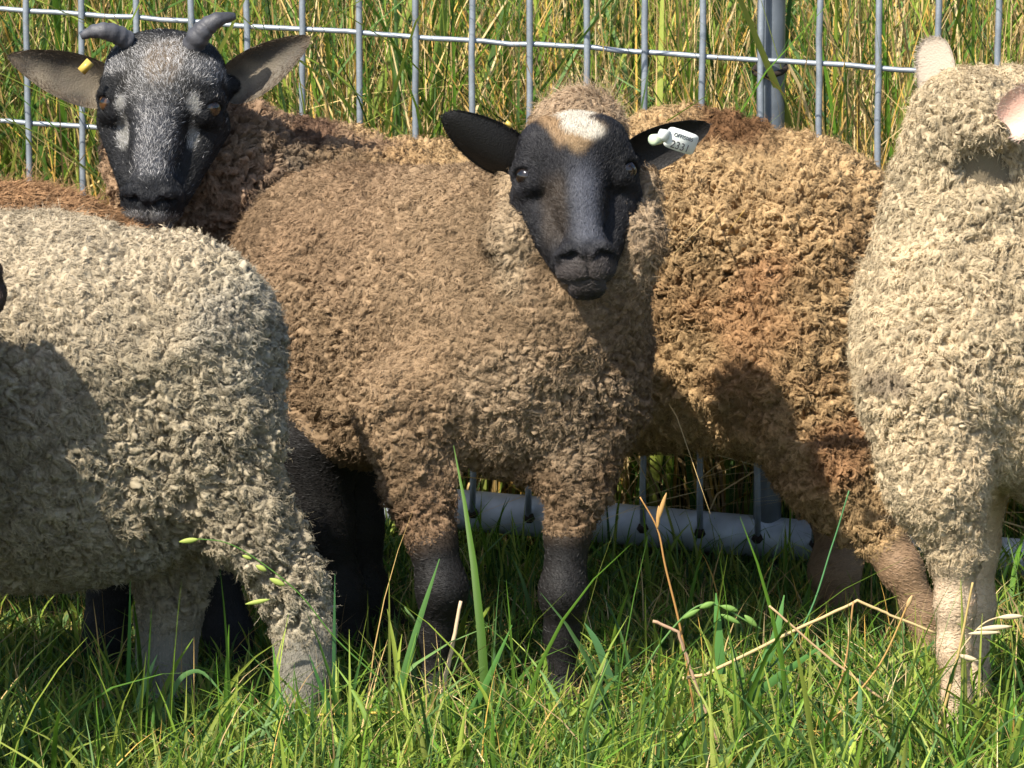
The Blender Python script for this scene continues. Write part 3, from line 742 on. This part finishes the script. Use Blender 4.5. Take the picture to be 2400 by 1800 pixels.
# ================================================================== 4. brown back behind the grey sheep
def build_back():
    pr = [W((-420, 720, .36), 290, (60, 745, .36), 290), W((60, 745, .36), 285, (230, 790, .36), 262),
          W((230, 850, .36), 220, (300, 1050, .34), 130), W((-500, 620, .38), 200, (-650, 450, .40), 120), 
          W((-650, 450, .40), 90, (-760, 560, .40), 50, .03, 'S')]
    pr += hoof_leg([((260, 1050, .25), 120), ((270, 1300, .25), 70), ((245, 1480, .25), 46), ((245, 1590, .24), 50)])
    pr += hoof_leg([((330, 1050, .28), 120), ((480, 1300, .26), 70), ((535, 1480, .25), 52), ((540, 1580, .24), 54)])
    for x in (-500, -420): pr += hoof_leg([((x, 900, .36), 110), ((x, 1250, .36), 50), ((x, 1520, .36), 40)])
    wool = wd(col=(.34, .20, .105), col2=(.19, .10, .055), m2=.6, seed=41, comb=(1.4, 0, .3), L=.026, clump=.014, w=.0009, puff=.007, curl=.0016, swirl=.3, dens=90000)
    sheep("dark brown sheep with long wavy wool, only its back showing behind the pale grey sheep", pr, wool, legCol=(.012, .011, .012))

# ================================================================== 5. off-white sheep at the right edge
def build_white():
    pr = [W((2290, 760, -.08), 270, (2620, 820, -.03), 370),
          W((2620, 820, -.03), 370, (3050, 830, .02), 370),
          W((2262, 560, -.07), 205, (2262, 790, -.10), 258),
          W((2285, 400, -.06), 190, (2290, 340, -.05), 165),
          W((2275, 300, -.10), 150, (2360, 260, -.08), 110, .03),
          W((2170, 930, -.17), 160, (2200, 1130, -.19), 118),
          W((2200, 1130, -.19), 115, (2238, 1290, -.2), 66, .04),
          W((2400, 950, -.08), 200, (2600, 1000, -.05), 230)]
    pr += hoof_leg([((2236, 1300, -.2), 52), ((2238, 1420, -.2), 43), ((2236, 1520, -.2), 37), ((2242, 1640, -.2), 32), ((2246, 1700, -.2), 36), ((2250, 1740, -.21), 48)])
    pr += hoof_leg([((2290, 1050, .02), 100), ((2285, 1280, .02), 52), ((2280, 1420, .02), 46), ((2275, 1600, .02), 40), ((2278, 1650, .01), 46)])
    for x, Y in ((3050, -.15), (3120, .12)): pr += hoof_leg([((x, 1000, Y), 140), ((x, 1350, Y), 60), ((x, 1680, Y), 42)])
    # head turned away towards the upper right
    o = P(2400, 300, .03)
    A = np.stack([np.array([-.55, -.80, .05]), np.array([.42, .22, .80]), np.array([-.80, .42, .42])], 1)
    A[:, 2] = nrm(A[:, 2]); A[:, 0] = nrm(A[:, 0] - A[:, 2] * (A[:, 0] @ A[:, 2])); A[:, 1] = np.cross(A[:, 2], A[:, 0])
    if A[2, 1] < 0: A[:, 1] *= -1
    hp, T = head_prims(o, A)
    def fcol(v, n): return np.tile(np.array([.72, .62, .52]), (len(v), 1)) * (1 + .08 * vnoise(v, 40, 3))[:, None]
    def pink(v, kd, U, b):
        t = ((kd == 2) * (.8 - .35 * U))[:, None]; return b * (1 - t) + np.array((.60, .38, .30)) * t
    e1 = dict(g=(P(2205, 250, .00), P(2184, 84, .0), (-.3, -.9, .0), .050, .25), inner=(.46, .385, .31), outer=(.46, .39, .31), k=dict(th=.007, blunt=2.2))
    e2 = dict(g=(P(2362, 300, -.185), P(2490, 185, -.22), (-.35, -.9, .25), .058, .45), inner=(.62, .44, .36), outer=(.52, .44, .36), cf=pink, k=dict(th=.006))
    wool = wd(col=(.55, .445, .295), col2=(.41, .32, .20), m2=.5, seed=51, comb=(-.3, 0, -.3), Hf=lambda p: .8 + 0 * p[:, 0], fold=[(P(2290, 392, -.17), P(2420, 415, -.17), .055, .022), (P(2270, 1060, -.2), P(2330, 1180, -.2), .012, .02)], clump=.0105, puff=.0070)
    EXTRA['Lf'] = lambda p: 1.3
    spots = [(P(2300, 1000, -.3), (.2, .3, .2), (.58, .46, .30), .6), (P(2085, 905, -.25), (.036, .1, .020), (.22, .17, .12), .75)]  # the second spot paints a small shadow patch into the chest wool
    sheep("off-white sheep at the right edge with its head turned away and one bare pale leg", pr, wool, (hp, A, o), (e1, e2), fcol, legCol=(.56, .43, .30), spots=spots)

# ================================================================== 6. dark sheep beyond the left edge, only its muzzle in frame
def build_muzzle():
    Y = -.42
    pr = [W((-900, 900, Y), 330, (-1500, 900, Y), 360), W((-880, 820, Y), 240, (-560, 560, Y), 150, .06), W((-560, 560, Y), 145, (-470, 520, Y), 120, .04),
          W((-260, 780, Y), 190, (-290, 960, Y - .16), 225, .06), W((-290, 960, Y - .16), 225, (-270, 1400, Y - .18), 205, .06)]  # unseen lumps below the head, added to cast shade on the grey flank
    for x, dy in ((-820, -.1), (-900, .1), (-1500, -.12), (-1560, .1)): pr += hoof_leg([((x, 1150, Y + dy), 130), ((x, 1500, Y + dy), 60), ((x, 1800, Y + dy), 45)])
    o = P(-330, 560, Y)
    z = nrm(P(-330, 560, Y) - P(-20, 665, Y)); x = np.array([.0, -1, .05]); x = nrm(x - z * (x @ z)); y = np.cross(z, x)
    if y[2] < 0: y = -y
    A = np.stack([x, y, z], 1) * 1.1
    hp, T = head_prims(o, A)
    fcol = lambda v, n: np.tile(np.array([.045, .030, .024]), (len(v), 1)) * (1 + .4 * vnoise(v, 50, 3))[:, None]
    e1 = dict(g=(T(-.06, -.07, .03), T(-.17, -.08, .04), (0, -.5, .8), .06, .3), inner=(.05, .035, .03), outer=(.05, .035, .03))
    e2 = dict(g=(T(.06, -.07, .03), T(.17, -.08, .04), (0, -.5, .8), .06, .3), inner=(.05, .035, .03), outer=(.05, .035, .03))
    EXTRA['Lf'] = lambda p: 1.0
    sheep("dark sheep at the far left edge, only its brown muzzle showing against the grey fleece", pr, wd(col=(.15, .10, .07), seed=61, dens=6000, w=.004), (hp, A, o), (e1, e2), fcol, h=.012)

# ================================================================== fence
FD = np.array([1, -.24, -.046]); 
def fpt(px, py, off=0.0):
    Y = 1.0
    for _ in range(8): x = P(px, py, Y)[0]; Y = 1.0 - .24 * (x - .1) + off
    return P(px, py, Y)
def build_fence():
    root = empty('fence_panel', 'galvanised welded wire fence panel with a thick pipe along its foot, behind the sheep', 'fence')
    p0 = fpt(1107, 95); root.location = (p0[0], p0[1], 0); Lc = np.array([p0[0], p0[1], 0])
    ru = fpt(1107, 1206); d = FD / 1.0; pitch = .0826
    m = MB(); r_ = np.random.default_rng(3)
    upv = np.array([0, 0, 1.0])
    hz = p0[2]
    for k in range(-22, 21):
        b = p0 + d * (pitch * k); zt = hz + .60 + d[2] * pitch * k; zb = ru[2] + d[2] * pitch * k + .005
        zz = np.linspace(zb, zt, 24); pts = np.stack([b[0] + .0006 * r_.normal(size=24), b[1] - .006 + .0006 * r_.normal(size=24), zz], 1)
        if k != 99: m.tube(pts, .0047, 8)
    for j in range(-5, 4):
        z = hz + .1665 * j
        if z < ru[2] + .08: continue
        ks = np.linspace(-22.3, 20.3, 90); pts = p0[None] + d[None] * (pitch * ks)[:, None]; pts[:, 2] += .1665 * j + .0008 * r_.normal(size=90)
        m.tube(pts, .0039, 8)
    o = m.build('wire_mesh', M_wire, root); o.data.transform(Matrix.Translation(Vector(-Lc)))
    m = MB(); a = ru + d * (-22.6 * pitch); b = ru + d * (20.6 * pitch)
    t = np.linspace(0, 1, 60)[:, None]; m.tube((a + (b - a) * t) + np.array([0, .030, 0]), .0300, 28)
    o = m.build('foot_rail', M_rail, root); o.data.transform(Matrix.Translation(Vector(-Lc)))
    m = MB(); m.tube([np.array([0, 0, .008]), np.array([0, 0, 0.]), np.array([0, 0, -.006])], [.0055, .009, .004], 8, flat=.7)
    w0 = m.build('weld', M_rust, root)
    for k in range(-12, 12):
        b = ru + d * (pitch * k) + np.array([.001, -.006, .002]) - Lc
        o = w0 if k == -12 else w0.copy()
        if k != -12: C.objects.link(o); o.parent = root
        o.location = b
    m = MB(); b = fpt(1811, 150, .030); m.tube([np.array([b[0], b[1], z]) for z in np.linspace(ru[2] - .07, hz + .60, 14)], .0178, 26)
    m2 = MB(); b2 = fpt(1782, 150, .020); m2.tube([np.array([b2[0], b2[1], z]) for z in np.linspace(ru[2] - .02, hz + .60, 14)], .0050, 8)
    o = m.build('post', M_post, root); o.data.transform(Matrix.Translation(Vector(-Lc)))
    o = m2.build('post_edge_bar', M_post, root); o.data.transform(Matrix.Translation(Vector(-Lc)))
    # dark clamp ring round the post at the wire
    c = fpt(1803, 158, .012); m = MB(); th = np.linspace(0, 2 * pi, 25)
    pts = np.stack([b[0] + .0225 * np.cos(th) - .004, b[1] + .024 * np.sin(th), c[2] - .004 + .007 * np.sin(th + .4)], 1); m.tube(pts, .0042, 8, cap=False)
    o = m.build('clamp_ring', M_rust, root); o.data.transform(Matrix.Translation(Vector(-Lc)))
    for s_ in (-1,):
        m = MB(); e = ru + d * (-22.6 * pitch); m.tube([e + np.array([0, .03, -.05]), e + np.array([0, .03, 1.1])], .018, 16)
        o = m.build('post', M_post, root); o.data.transform(Matrix.Translation(Vector(-Lc)))

# ================================================================== grass
def blades(x, y, z, H, Wd, az, lean, c0, c1, seg=6, seed=0, kink=0.0, tip=.05):
    r = np.random.default_rng(seed); N = len(x); s = np.linspace(0, 1, seg)
    dr = np.stack([np.cos(az), np.sin(az)], 1); base = np.stack([x, y, z], 1)
    fa = r.uniform(0, 2 * pi, N); tw = r.normal(size=N) * .9
    pts = []; wv = []
    for t in s:
        out = lean * H * t ** 1.8; hh = H * (t - .38 * np.minimum(lean, 1.6) * t ** 2.2)
        p = base.copy(); p[:, :2] += dr * out[:, None]; p[:, 2] += hh
        if kink: p[:, :2] += (kink * H * np.sin(t * 5 + fa))[:, None] * np.stack([np.cos(fa), np.sin(fa)], 1) * .1
        pts.append(p); a = fa + tw * t; wv.append(np.stack([np.cos(a), np.sin(a), 0 * a], 1))
    pts = np.stack(pts, 1); wv = np.stack(wv, 1)
    prof = np.maximum((1 - s ** 2.2) * (.75 + .25 * np.sin(np.minimum(s * 3, 1) * pi / 2)), tip)
    ww = Wd[:, None] * prof[None]
    L = pts - wv * ww[..., None] * .5; Rr = pts + wv * ww[..., None] * .5
    mid = pts.copy(); perp = np.stack([-wv[..., 1], wv[..., 0], 0 * wv[..., 0]], -1); mid += perp * ww[..., None] * .18
    v = np.stack([L, mid, Rr], 2).reshape(-1, 3)
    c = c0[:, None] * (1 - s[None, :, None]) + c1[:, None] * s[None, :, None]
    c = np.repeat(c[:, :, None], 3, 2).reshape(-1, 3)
    i = (np.arange(N) * seg * 3)[:, None, None] + np.arange(seg - 1)[None, :, None] * 3 + np.arange(2)[None, None, :]
    q = np.stack([i, i + 1, i + 4, i + 3], -1).reshape(-1, 4)
    return v, q, c
GREENS = np.array([(.085, .18, .018), (.135, .225, .024), (.055, .120, .018), (.19, .26, .035), (.035, .085, .018), (.26, .30, .06), (.12, .21, .065), (.23, .29, .045)])
STRAW = np.array([(.50, .36, .15), (.40, .27, .10), (.58, .44, .23), (.50, .31, .07), (.28, .19, .09)])
def pick(pal, n, r, sp=.18):
    return pal[r.integers(0, len(pal), n)] * (1 + sp * r.normal(size=(n, 1)))
def build_ground():
    xs = np.unique(np.concatenate([np.linspace(-60, -3, 20), np.linspace(-3, 3, 80), np.linspace(3, 60, 20)]))
    ys = np.unique(np.concatenate([np.linspace(-8, -1.5, 12), np.linspace(-1.5, 6, 90), np.linspace(6, 140, 24)]))
    X, Y = np.meshgrid(xs, ys, indexing='ij'); Z = ground_z(X, Y)
    v = np.stack([X, Y, Z], -1).reshape(-1, 3); ny = len(ys)
    i = (np.arange(len(xs) - 1)[:, None] * ny + np.arange(ny - 1)[None]).ravel()
    q = np.stack([i, i + ny, i + ny + 1, i + 1], -1)
    tag(mk('ground', v, [q], None, M_soil), None, None, kind='structure')
    r = np.random.default_rng(101)
    def fld(n, x0, x1, y0, y1, hm, wm, lean, pal, name, mt, lab, cat, seed, gap=0, tipk=1.25, up=0, sel=None):
        x = r.uniform(x0, x1, n); y = r.uniform(y0, y1, n)
        if sel is not None: k = sel(x, y); x = x[k]; y = y[k]; n = len(x)
        p3 = np.stack([x, y, 0 * x], 1)
        if gap: k = vnoise(p3, gap, seed) > -.75; x = x[k]; y = y[k]; p3 = p3[k]; n = len(x)
        H = hm * r.lognormal(0, .33, n) * (1 + .25 * vnoise(p3, 6, seed + 1)) * (1 if sel is not None else (1 - .38 * smooth(-.38, -.15, y))); Wd = wm * r.uniform(.5, 1.5, n)
        c = pick(pal, n, r) ; az = r.uniform(0, 2 * pi, n); ln = np.abs(r.normal(lean, lean * .6, n))
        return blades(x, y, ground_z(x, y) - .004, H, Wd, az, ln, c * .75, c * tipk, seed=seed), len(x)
    def join(parts, name, mt, lab):
        V = []; Q = []; Cc = []; o = 0
        for (v, q, c), _ in parts: V.append(v); Q.append(q + o); Cc.append(c); o += len(v)
        tag(mk(name, np.vstack(V), [np.vstack(Q)], np.vstack(Cc), mt), lab, 'grass', kind='stuff')
    # under and in front of the sheep
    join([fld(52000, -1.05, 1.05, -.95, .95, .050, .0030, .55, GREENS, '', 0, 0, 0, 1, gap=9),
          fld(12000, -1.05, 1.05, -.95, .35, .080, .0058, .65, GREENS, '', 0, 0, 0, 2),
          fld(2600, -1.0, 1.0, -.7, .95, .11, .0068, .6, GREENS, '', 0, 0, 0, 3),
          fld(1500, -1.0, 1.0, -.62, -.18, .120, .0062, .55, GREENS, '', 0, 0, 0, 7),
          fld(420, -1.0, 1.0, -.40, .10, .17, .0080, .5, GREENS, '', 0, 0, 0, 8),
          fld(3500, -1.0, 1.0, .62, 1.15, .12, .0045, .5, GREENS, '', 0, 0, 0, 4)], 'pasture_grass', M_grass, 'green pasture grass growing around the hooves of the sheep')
    join([fld(15000, -1.05, 1.05, -.95, .95, .050, .0022, 1.1, STRAW, '', 0, 0, 0, 5),
          fld(1500, -1.0, 1.0, -.6, .6, .12, .0020, .6, STRAW, '', 0, 0, 0, 6)], 'dead_grass', M_straw, 'dry straw-coloured grass mixed into the green pasture around the hooves')
    # tall growth beyond the fence
    far = lambda x, y: y > 1.13 - .24 * (x - .1)
    join([fld(9000, -1.8, 1.8, .9, 2.2, .70, .0075, .30, GREENS, '', 0, 0, 0, 11, sel=far, tipk=1.3),
          fld(11000, -2.2, 2.2, 1.6, 4.0, .85, .010, .35, GREENS, '', 0, 0, 0, 12, sel=far),
          fld(7000, -1.8, 1.8, .9, 2.2, .42, .006, .5, GREENS, '', 0, 0, 0, 13, sel=far),
          fld(2500, -1.8, 1.8, 1.0, 1.7, .60, .014, .55, GREENS, '', 0, 0, 0, 14, sel=far)], 'tall_grass', M_grass, 'tall green grass growing thickly beyond the wire fence')
    join([fld(24000, -1.8, 1.8, .95, 2.2, .62, .0042, .28, STRAW, '', 0, 0, 0, 15, sel=far),
          fld(12000, -1.8, 1.8, .95, 2.2, .45, .0060, .9, STRAW, '', 0, 0, 0, 16, sel=far),
          fld(5000, -2.2, 2.2, 1.8, 3.6, .8, .0060, .4, STRAW, '', 0, 0, 0, 17, sel=far)], 'dry_tall_grass', M_straw, 'dry yellow stems and leaves tangled in the tall grass beyond the fence')

# ================================================================== prominent stalks
def spline(pts, n=20):
    pp = np.array(pts, float)
    if len(pp) == 2: return pp[0] + (pp[1] - pp[0]) * np.linspace(0, 1, n)[:, None]
    t = np.linspace(0, len(pp) - 1, n); i = np.clip(t.astype(int), 0, len(pp) - 2); f = (t - i)[:, None]
    ext = np.vstack([2 * pp[0] - pp[1], pp, 2 * pp[-1] - pp[-2]])
    p0, p1, p2, p3 = ext[i], ext[i + 1], ext[i + 2], ext[i + 3]
    return .5 * (2 * p1 + (p2 - p0) * f + (2 * p0 - 5 * p1 + 4 * p2 - p3) * f ** 2 + (3 * p1 - p0 - 3 * p2 + p3) * f ** 3)
def stalk(name, label, pts, r0, r1, col, Y=-.3, seeds=(), straight=False, scol=(.45, .5, .12), mt=None, group=None):
    base = P(pts[0][0], pts[0][1], Y); root = empty(name, label, 'grass stalk', group); Lc = np.array([base[0], base[1], 0]); root.location = Lc
    m = MB(); W3 = [P(p[0], p[1], Y + (p[2] if len(p) > 2 else 0)) for p in pts]
    if straight:
        W3 = np.array(W3); cr = np.vstack([W3[i] + (W3[i + 1] - W3[i]) * np.linspace(0, 1, 8, endpoint=(i == len(W3) - 2))[:, None] for i in range(len(W3) - 1)])
        cr = cr + .0004 * rng.normal(size=cr.shape)
    else: cr = spline(W3, 26)
    m.tube(cr, np.linspace(R(r0, Y), R(r1, Y), len(cr)) * .68, 7, c=np.array(col))
    o = m.build('stem', mt or M_straw, root); o.data.transform(Matrix.Translation(Vector(-Lc)))
    for a, b, rr in seeds:
        m = MB(); A_, B_ = P(a[0], a[1], Y - .003), P(b[0], b[1], Y - .003); t = np.linspace(0, 1, 8)
        m.tube(A_ + (B_ - A_) * t[:, None], R(rr, Y) * np.sin(pi * (t * .93 + .04)) ** .8, 7, c=np.array(scol), flat=.6)
        o = m.build('seed_head', mt or M_straw, root); o.data.transform(Matrix.Translation(Vector(-Lc)))
def blade_obj(label, pts, w0, col, Y=-.3, group='tall single blades in front of the sheep'):
    W3 = spline([P(p[0], p[1], Y) for p in pts], 16); s = np.linspace(0, 1, 16)
    ww = R(w0, Y) * np.maximum(1 - s ** 3, .12); t = nrm(np.gradient(W3, axis=0)); sd = nrm(np.cross(t, np.array([.15, 1, .1])))
    v = np.stack([W3 - sd * ww[:, None] * .5, W3 + np.array([0, -1, 0]) * ww[:, None] * .12, W3 + sd * ww[:, None] * .5], 1).reshape(-1, 3)
    v = np.vstack([v, v + np.array([0, .0004, 0])])
    i = (np.arange(15)[:, None] * 3 + np.arange(2)[None]).ravel(); q = np.stack([i, i + 1, i + 4, i + 3], -1); q = np.vstack([q, q[:, ::-1] + 48])
    c = np.array(col) * (.8 + .4 * np.tile(np.repeat(s, 3), 2))[:, None]
    b = W3[0]; o = mk('grass_blade', v - np.array([b[0], b[1], 0]), [q], c, M_grass); o.location = (b[0], b[1], 0)
    tag(o, label, 'grass blade', group)
def build_stalks():
    st = (.52, .38, .18); gr = (.10, .22, .04)
    stalk('dry_stalk', 'long bent straw stem making a wide peak in front of the right-hand sheep leg', [(1600, 1590), (1655, 1580), (1880, 1470), (2010, 1408), (2085, 1440), (2195, 1485)], 7, 4.5, st, -.30, straight=True)
    stalk('dry_stalk', 'straight straw stem slanting down to the right across the bent straw', [(2070, 1640), (1940, 1540), (1803, 1420)], 5, 4, (.50, .34, .18), -.33, straight=True)
    stalk('dry_stalk', 'rusty orange stem rising from the middle grass to a small seed tip', [(1640, 1760), (1600, 1500), (1560, 1330), (1541, 1240), (1500, 1165)], 5, 2.5, (.42, .22, .07), -.28, seeds=[((1540, 1225), (1562, 1155), 6), ((1541, 1240), (1544, 1185), 5)], scol=(.45, .26, .09))
    stalk('dry_stalk', 'broken pinkish straw stem with a kinked top in the grass right of the lamb', [(1690, 1760), (1625, 1590), (1590, 1480), (1530, 1455)], 6, 6, (.42, .27, .17), -.36, straight=True)
    stalk('dry_stalk', 'thick pale straw stub standing before the front hoof of the black-faced lamb', [(1028, 1660), (1055, 1540), (1080, 1410)], 10, 6, (.62, .46, .30), -.22, straight=True)
    stalk('dry_stalk', 'thin orange stem leaning right in front of the off-white leg', [(2190, 1740), (2240, 1560), (2280, 1365)], 6, 4, (.48, .34, .13), -.36)
    stalk('dry_stalk', 'orange-brown stem leaning right with a small club tip, between the two right-hand legs', [(1950, 1690), (2060, 1560), (2135, 1400)], 4, 3, (.46, .28, .09), -.34, seeds=[((2125, 1425), (2138, 1395), 6)], scol=(.5, .33, .15))
    stalk('dry_stalk', 'upright rusty stem under the peak of the bent straw', [(1930, 1720), (1980, 1560), (2000, 1410)], 4, 3.5, (.42, .24, .09), -.31)
    stalk('dry_stalk', 'horizontal yellow straw lying on the grass between grey sheep and lamb', [(700, 1678), (850, 1672), (955, 1668)], 5, 5, (.60, .42, .08), -.30)
    stalk('seed_stalk', 'arching green stem with yellow-green seed heads against the grey sheep hind leg', [(900, 1600), (790, 1500), (700, 1390), (600, 1310), (530, 1272), (465, 1263)], 3, 2, gr, -.30,
          seeds=[((465, 1264), (420, 1270), 7), ((590, 1310), (568, 1302), 5), ((625, 1338), (600, 1325), 7), ((668, 1372), (632, 1356), 8), ((632, 1405), (575, 1416), 6)], scol=(.42, .50, .12), mt=M_grass)
    stalk('seed_stalk', 'arching bright green seed stalk in the grass right of the lamb', [(1490, 1620), (1540, 1520), (1620, 1430), (1680, 1418), (1740, 1450), (1785, 1475)], 4, 3, (.13, .26, .07), -.29,
          seeds=[((1640, 1425), (1675, 1412), 8), ((1690, 1420), (1730, 1432), 8), ((1745, 1442), (1775, 1470), 8), ((1690, 1440), (1735, 1462), 7), ((1600, 1450), (1640, 1428), 7)], scol=(.20, .34, .08), mt=M_grass)
    stalk('seed_stalk', 'pale drooping oat-like seed stalk beside the off-white leg at the right edge', [(2200, 1700), (2235, 1560), (2290, 1475), (2340, 1447), (2400, 1446)], 3.5, 2.5, (.50, .38, .22), -.27,
          seeds=[((2340, 1447), (2398, 1444), 7), ((2290, 1475), (2372, 1468), 7), ((2270, 1485), (2345, 1482), 6), ((2245, 1535), (2295, 1550), 7)], scol=(.62, .50, .33))
    stalk('seed_stalk', 'thin straight green seed spike crossing the golden brown hind leg', [(1730, 1650), (1880, 1470), (1950, 1280), (1990, 1150)], 4, 2.5, (.10, .26, .10), -.26, mt=M_grass)
    for lab, pts, w0, col, Y in (
        ('broad green blade leaning right across the dark front leg of the lamb', [(930, 1640), (975, 1480), (1030, 1310)], 17, (.09, .20, .05), -.27),
        ('long green blade leaning right from the lower middle of the picture', [(1065, 1730), (1130, 1620), (1200, 1465)], 18, (.08, .20, .04), -.36),
        ('upright green blade in front of the dark gap right of the grey leg', [(782, 1640), (783, 1500), (785, 1345)], 9, (.04, .12, .04), -.26),
        ('green blade standing in front of the grey hind hoof', [(668, 1720), (655, 1640), (640, 1515)], 18, (.10, .25, .03), -.36),
        ('dark green blade leaning left over the grey hind hoof', [(795, 1740), (770, 1660), (725, 1535)], 17, (.04, .12, .03), -.38),
        ('pale green folded blade arching over at the lower left', [(380, 1690), (410, 1610), (440, 1578), (480, 1580), (540, 1650)], 13, (.12, .24, .08), -.33),
        ('bright green blade leaning right in the lower left grass', [(318, 1670), (340, 1600), (368, 1535)], 16, (.16, .30, .11), -.35),
        ('tall thin dark blade against the grey belly', [(300, 1600), (303, 1500), (305, 1360)], 10, (.05, .16, .03), -.33),
        ('broad green blade right of the lamb leaning right', [(1700, 1680), (1820, 1590), (1945, 1500)], 22, (.09, .22, .05), -.30),
        ('broad light green blade standing under the bent straw', [(1770, 1600), (1815, 1500), (1838, 1395)], 24, (.11, .26, .07), -.27),
        ('broad green blade standing left of the bent straw', [(1690, 1580), (1683, 1480), (1678, 1390)], 24, (.10, .25, .06), -.27),
        ('grey-green blade leaning left beside the lamb foreleg', [(1430, 1590), (1400, 1510), (1370, 1460)], 20, (.08, .19, .07), -.10),
        ('light blade stub standing at the lower right', [(1985, 1790), (2012, 1680), (2015, 1580)], 17, (.14, .27, .12), -.38)):
        blade_obj(lab, pts, w0, col, Y)

build_ground(); build_fence()
build_centre(); build_horned(); build_grey(); build_back(); build_white(); build_muzzle()
build_stalks()
print("TOTAL POLYS", sum(len(m.polygons) for m in bpy.data.meshes))
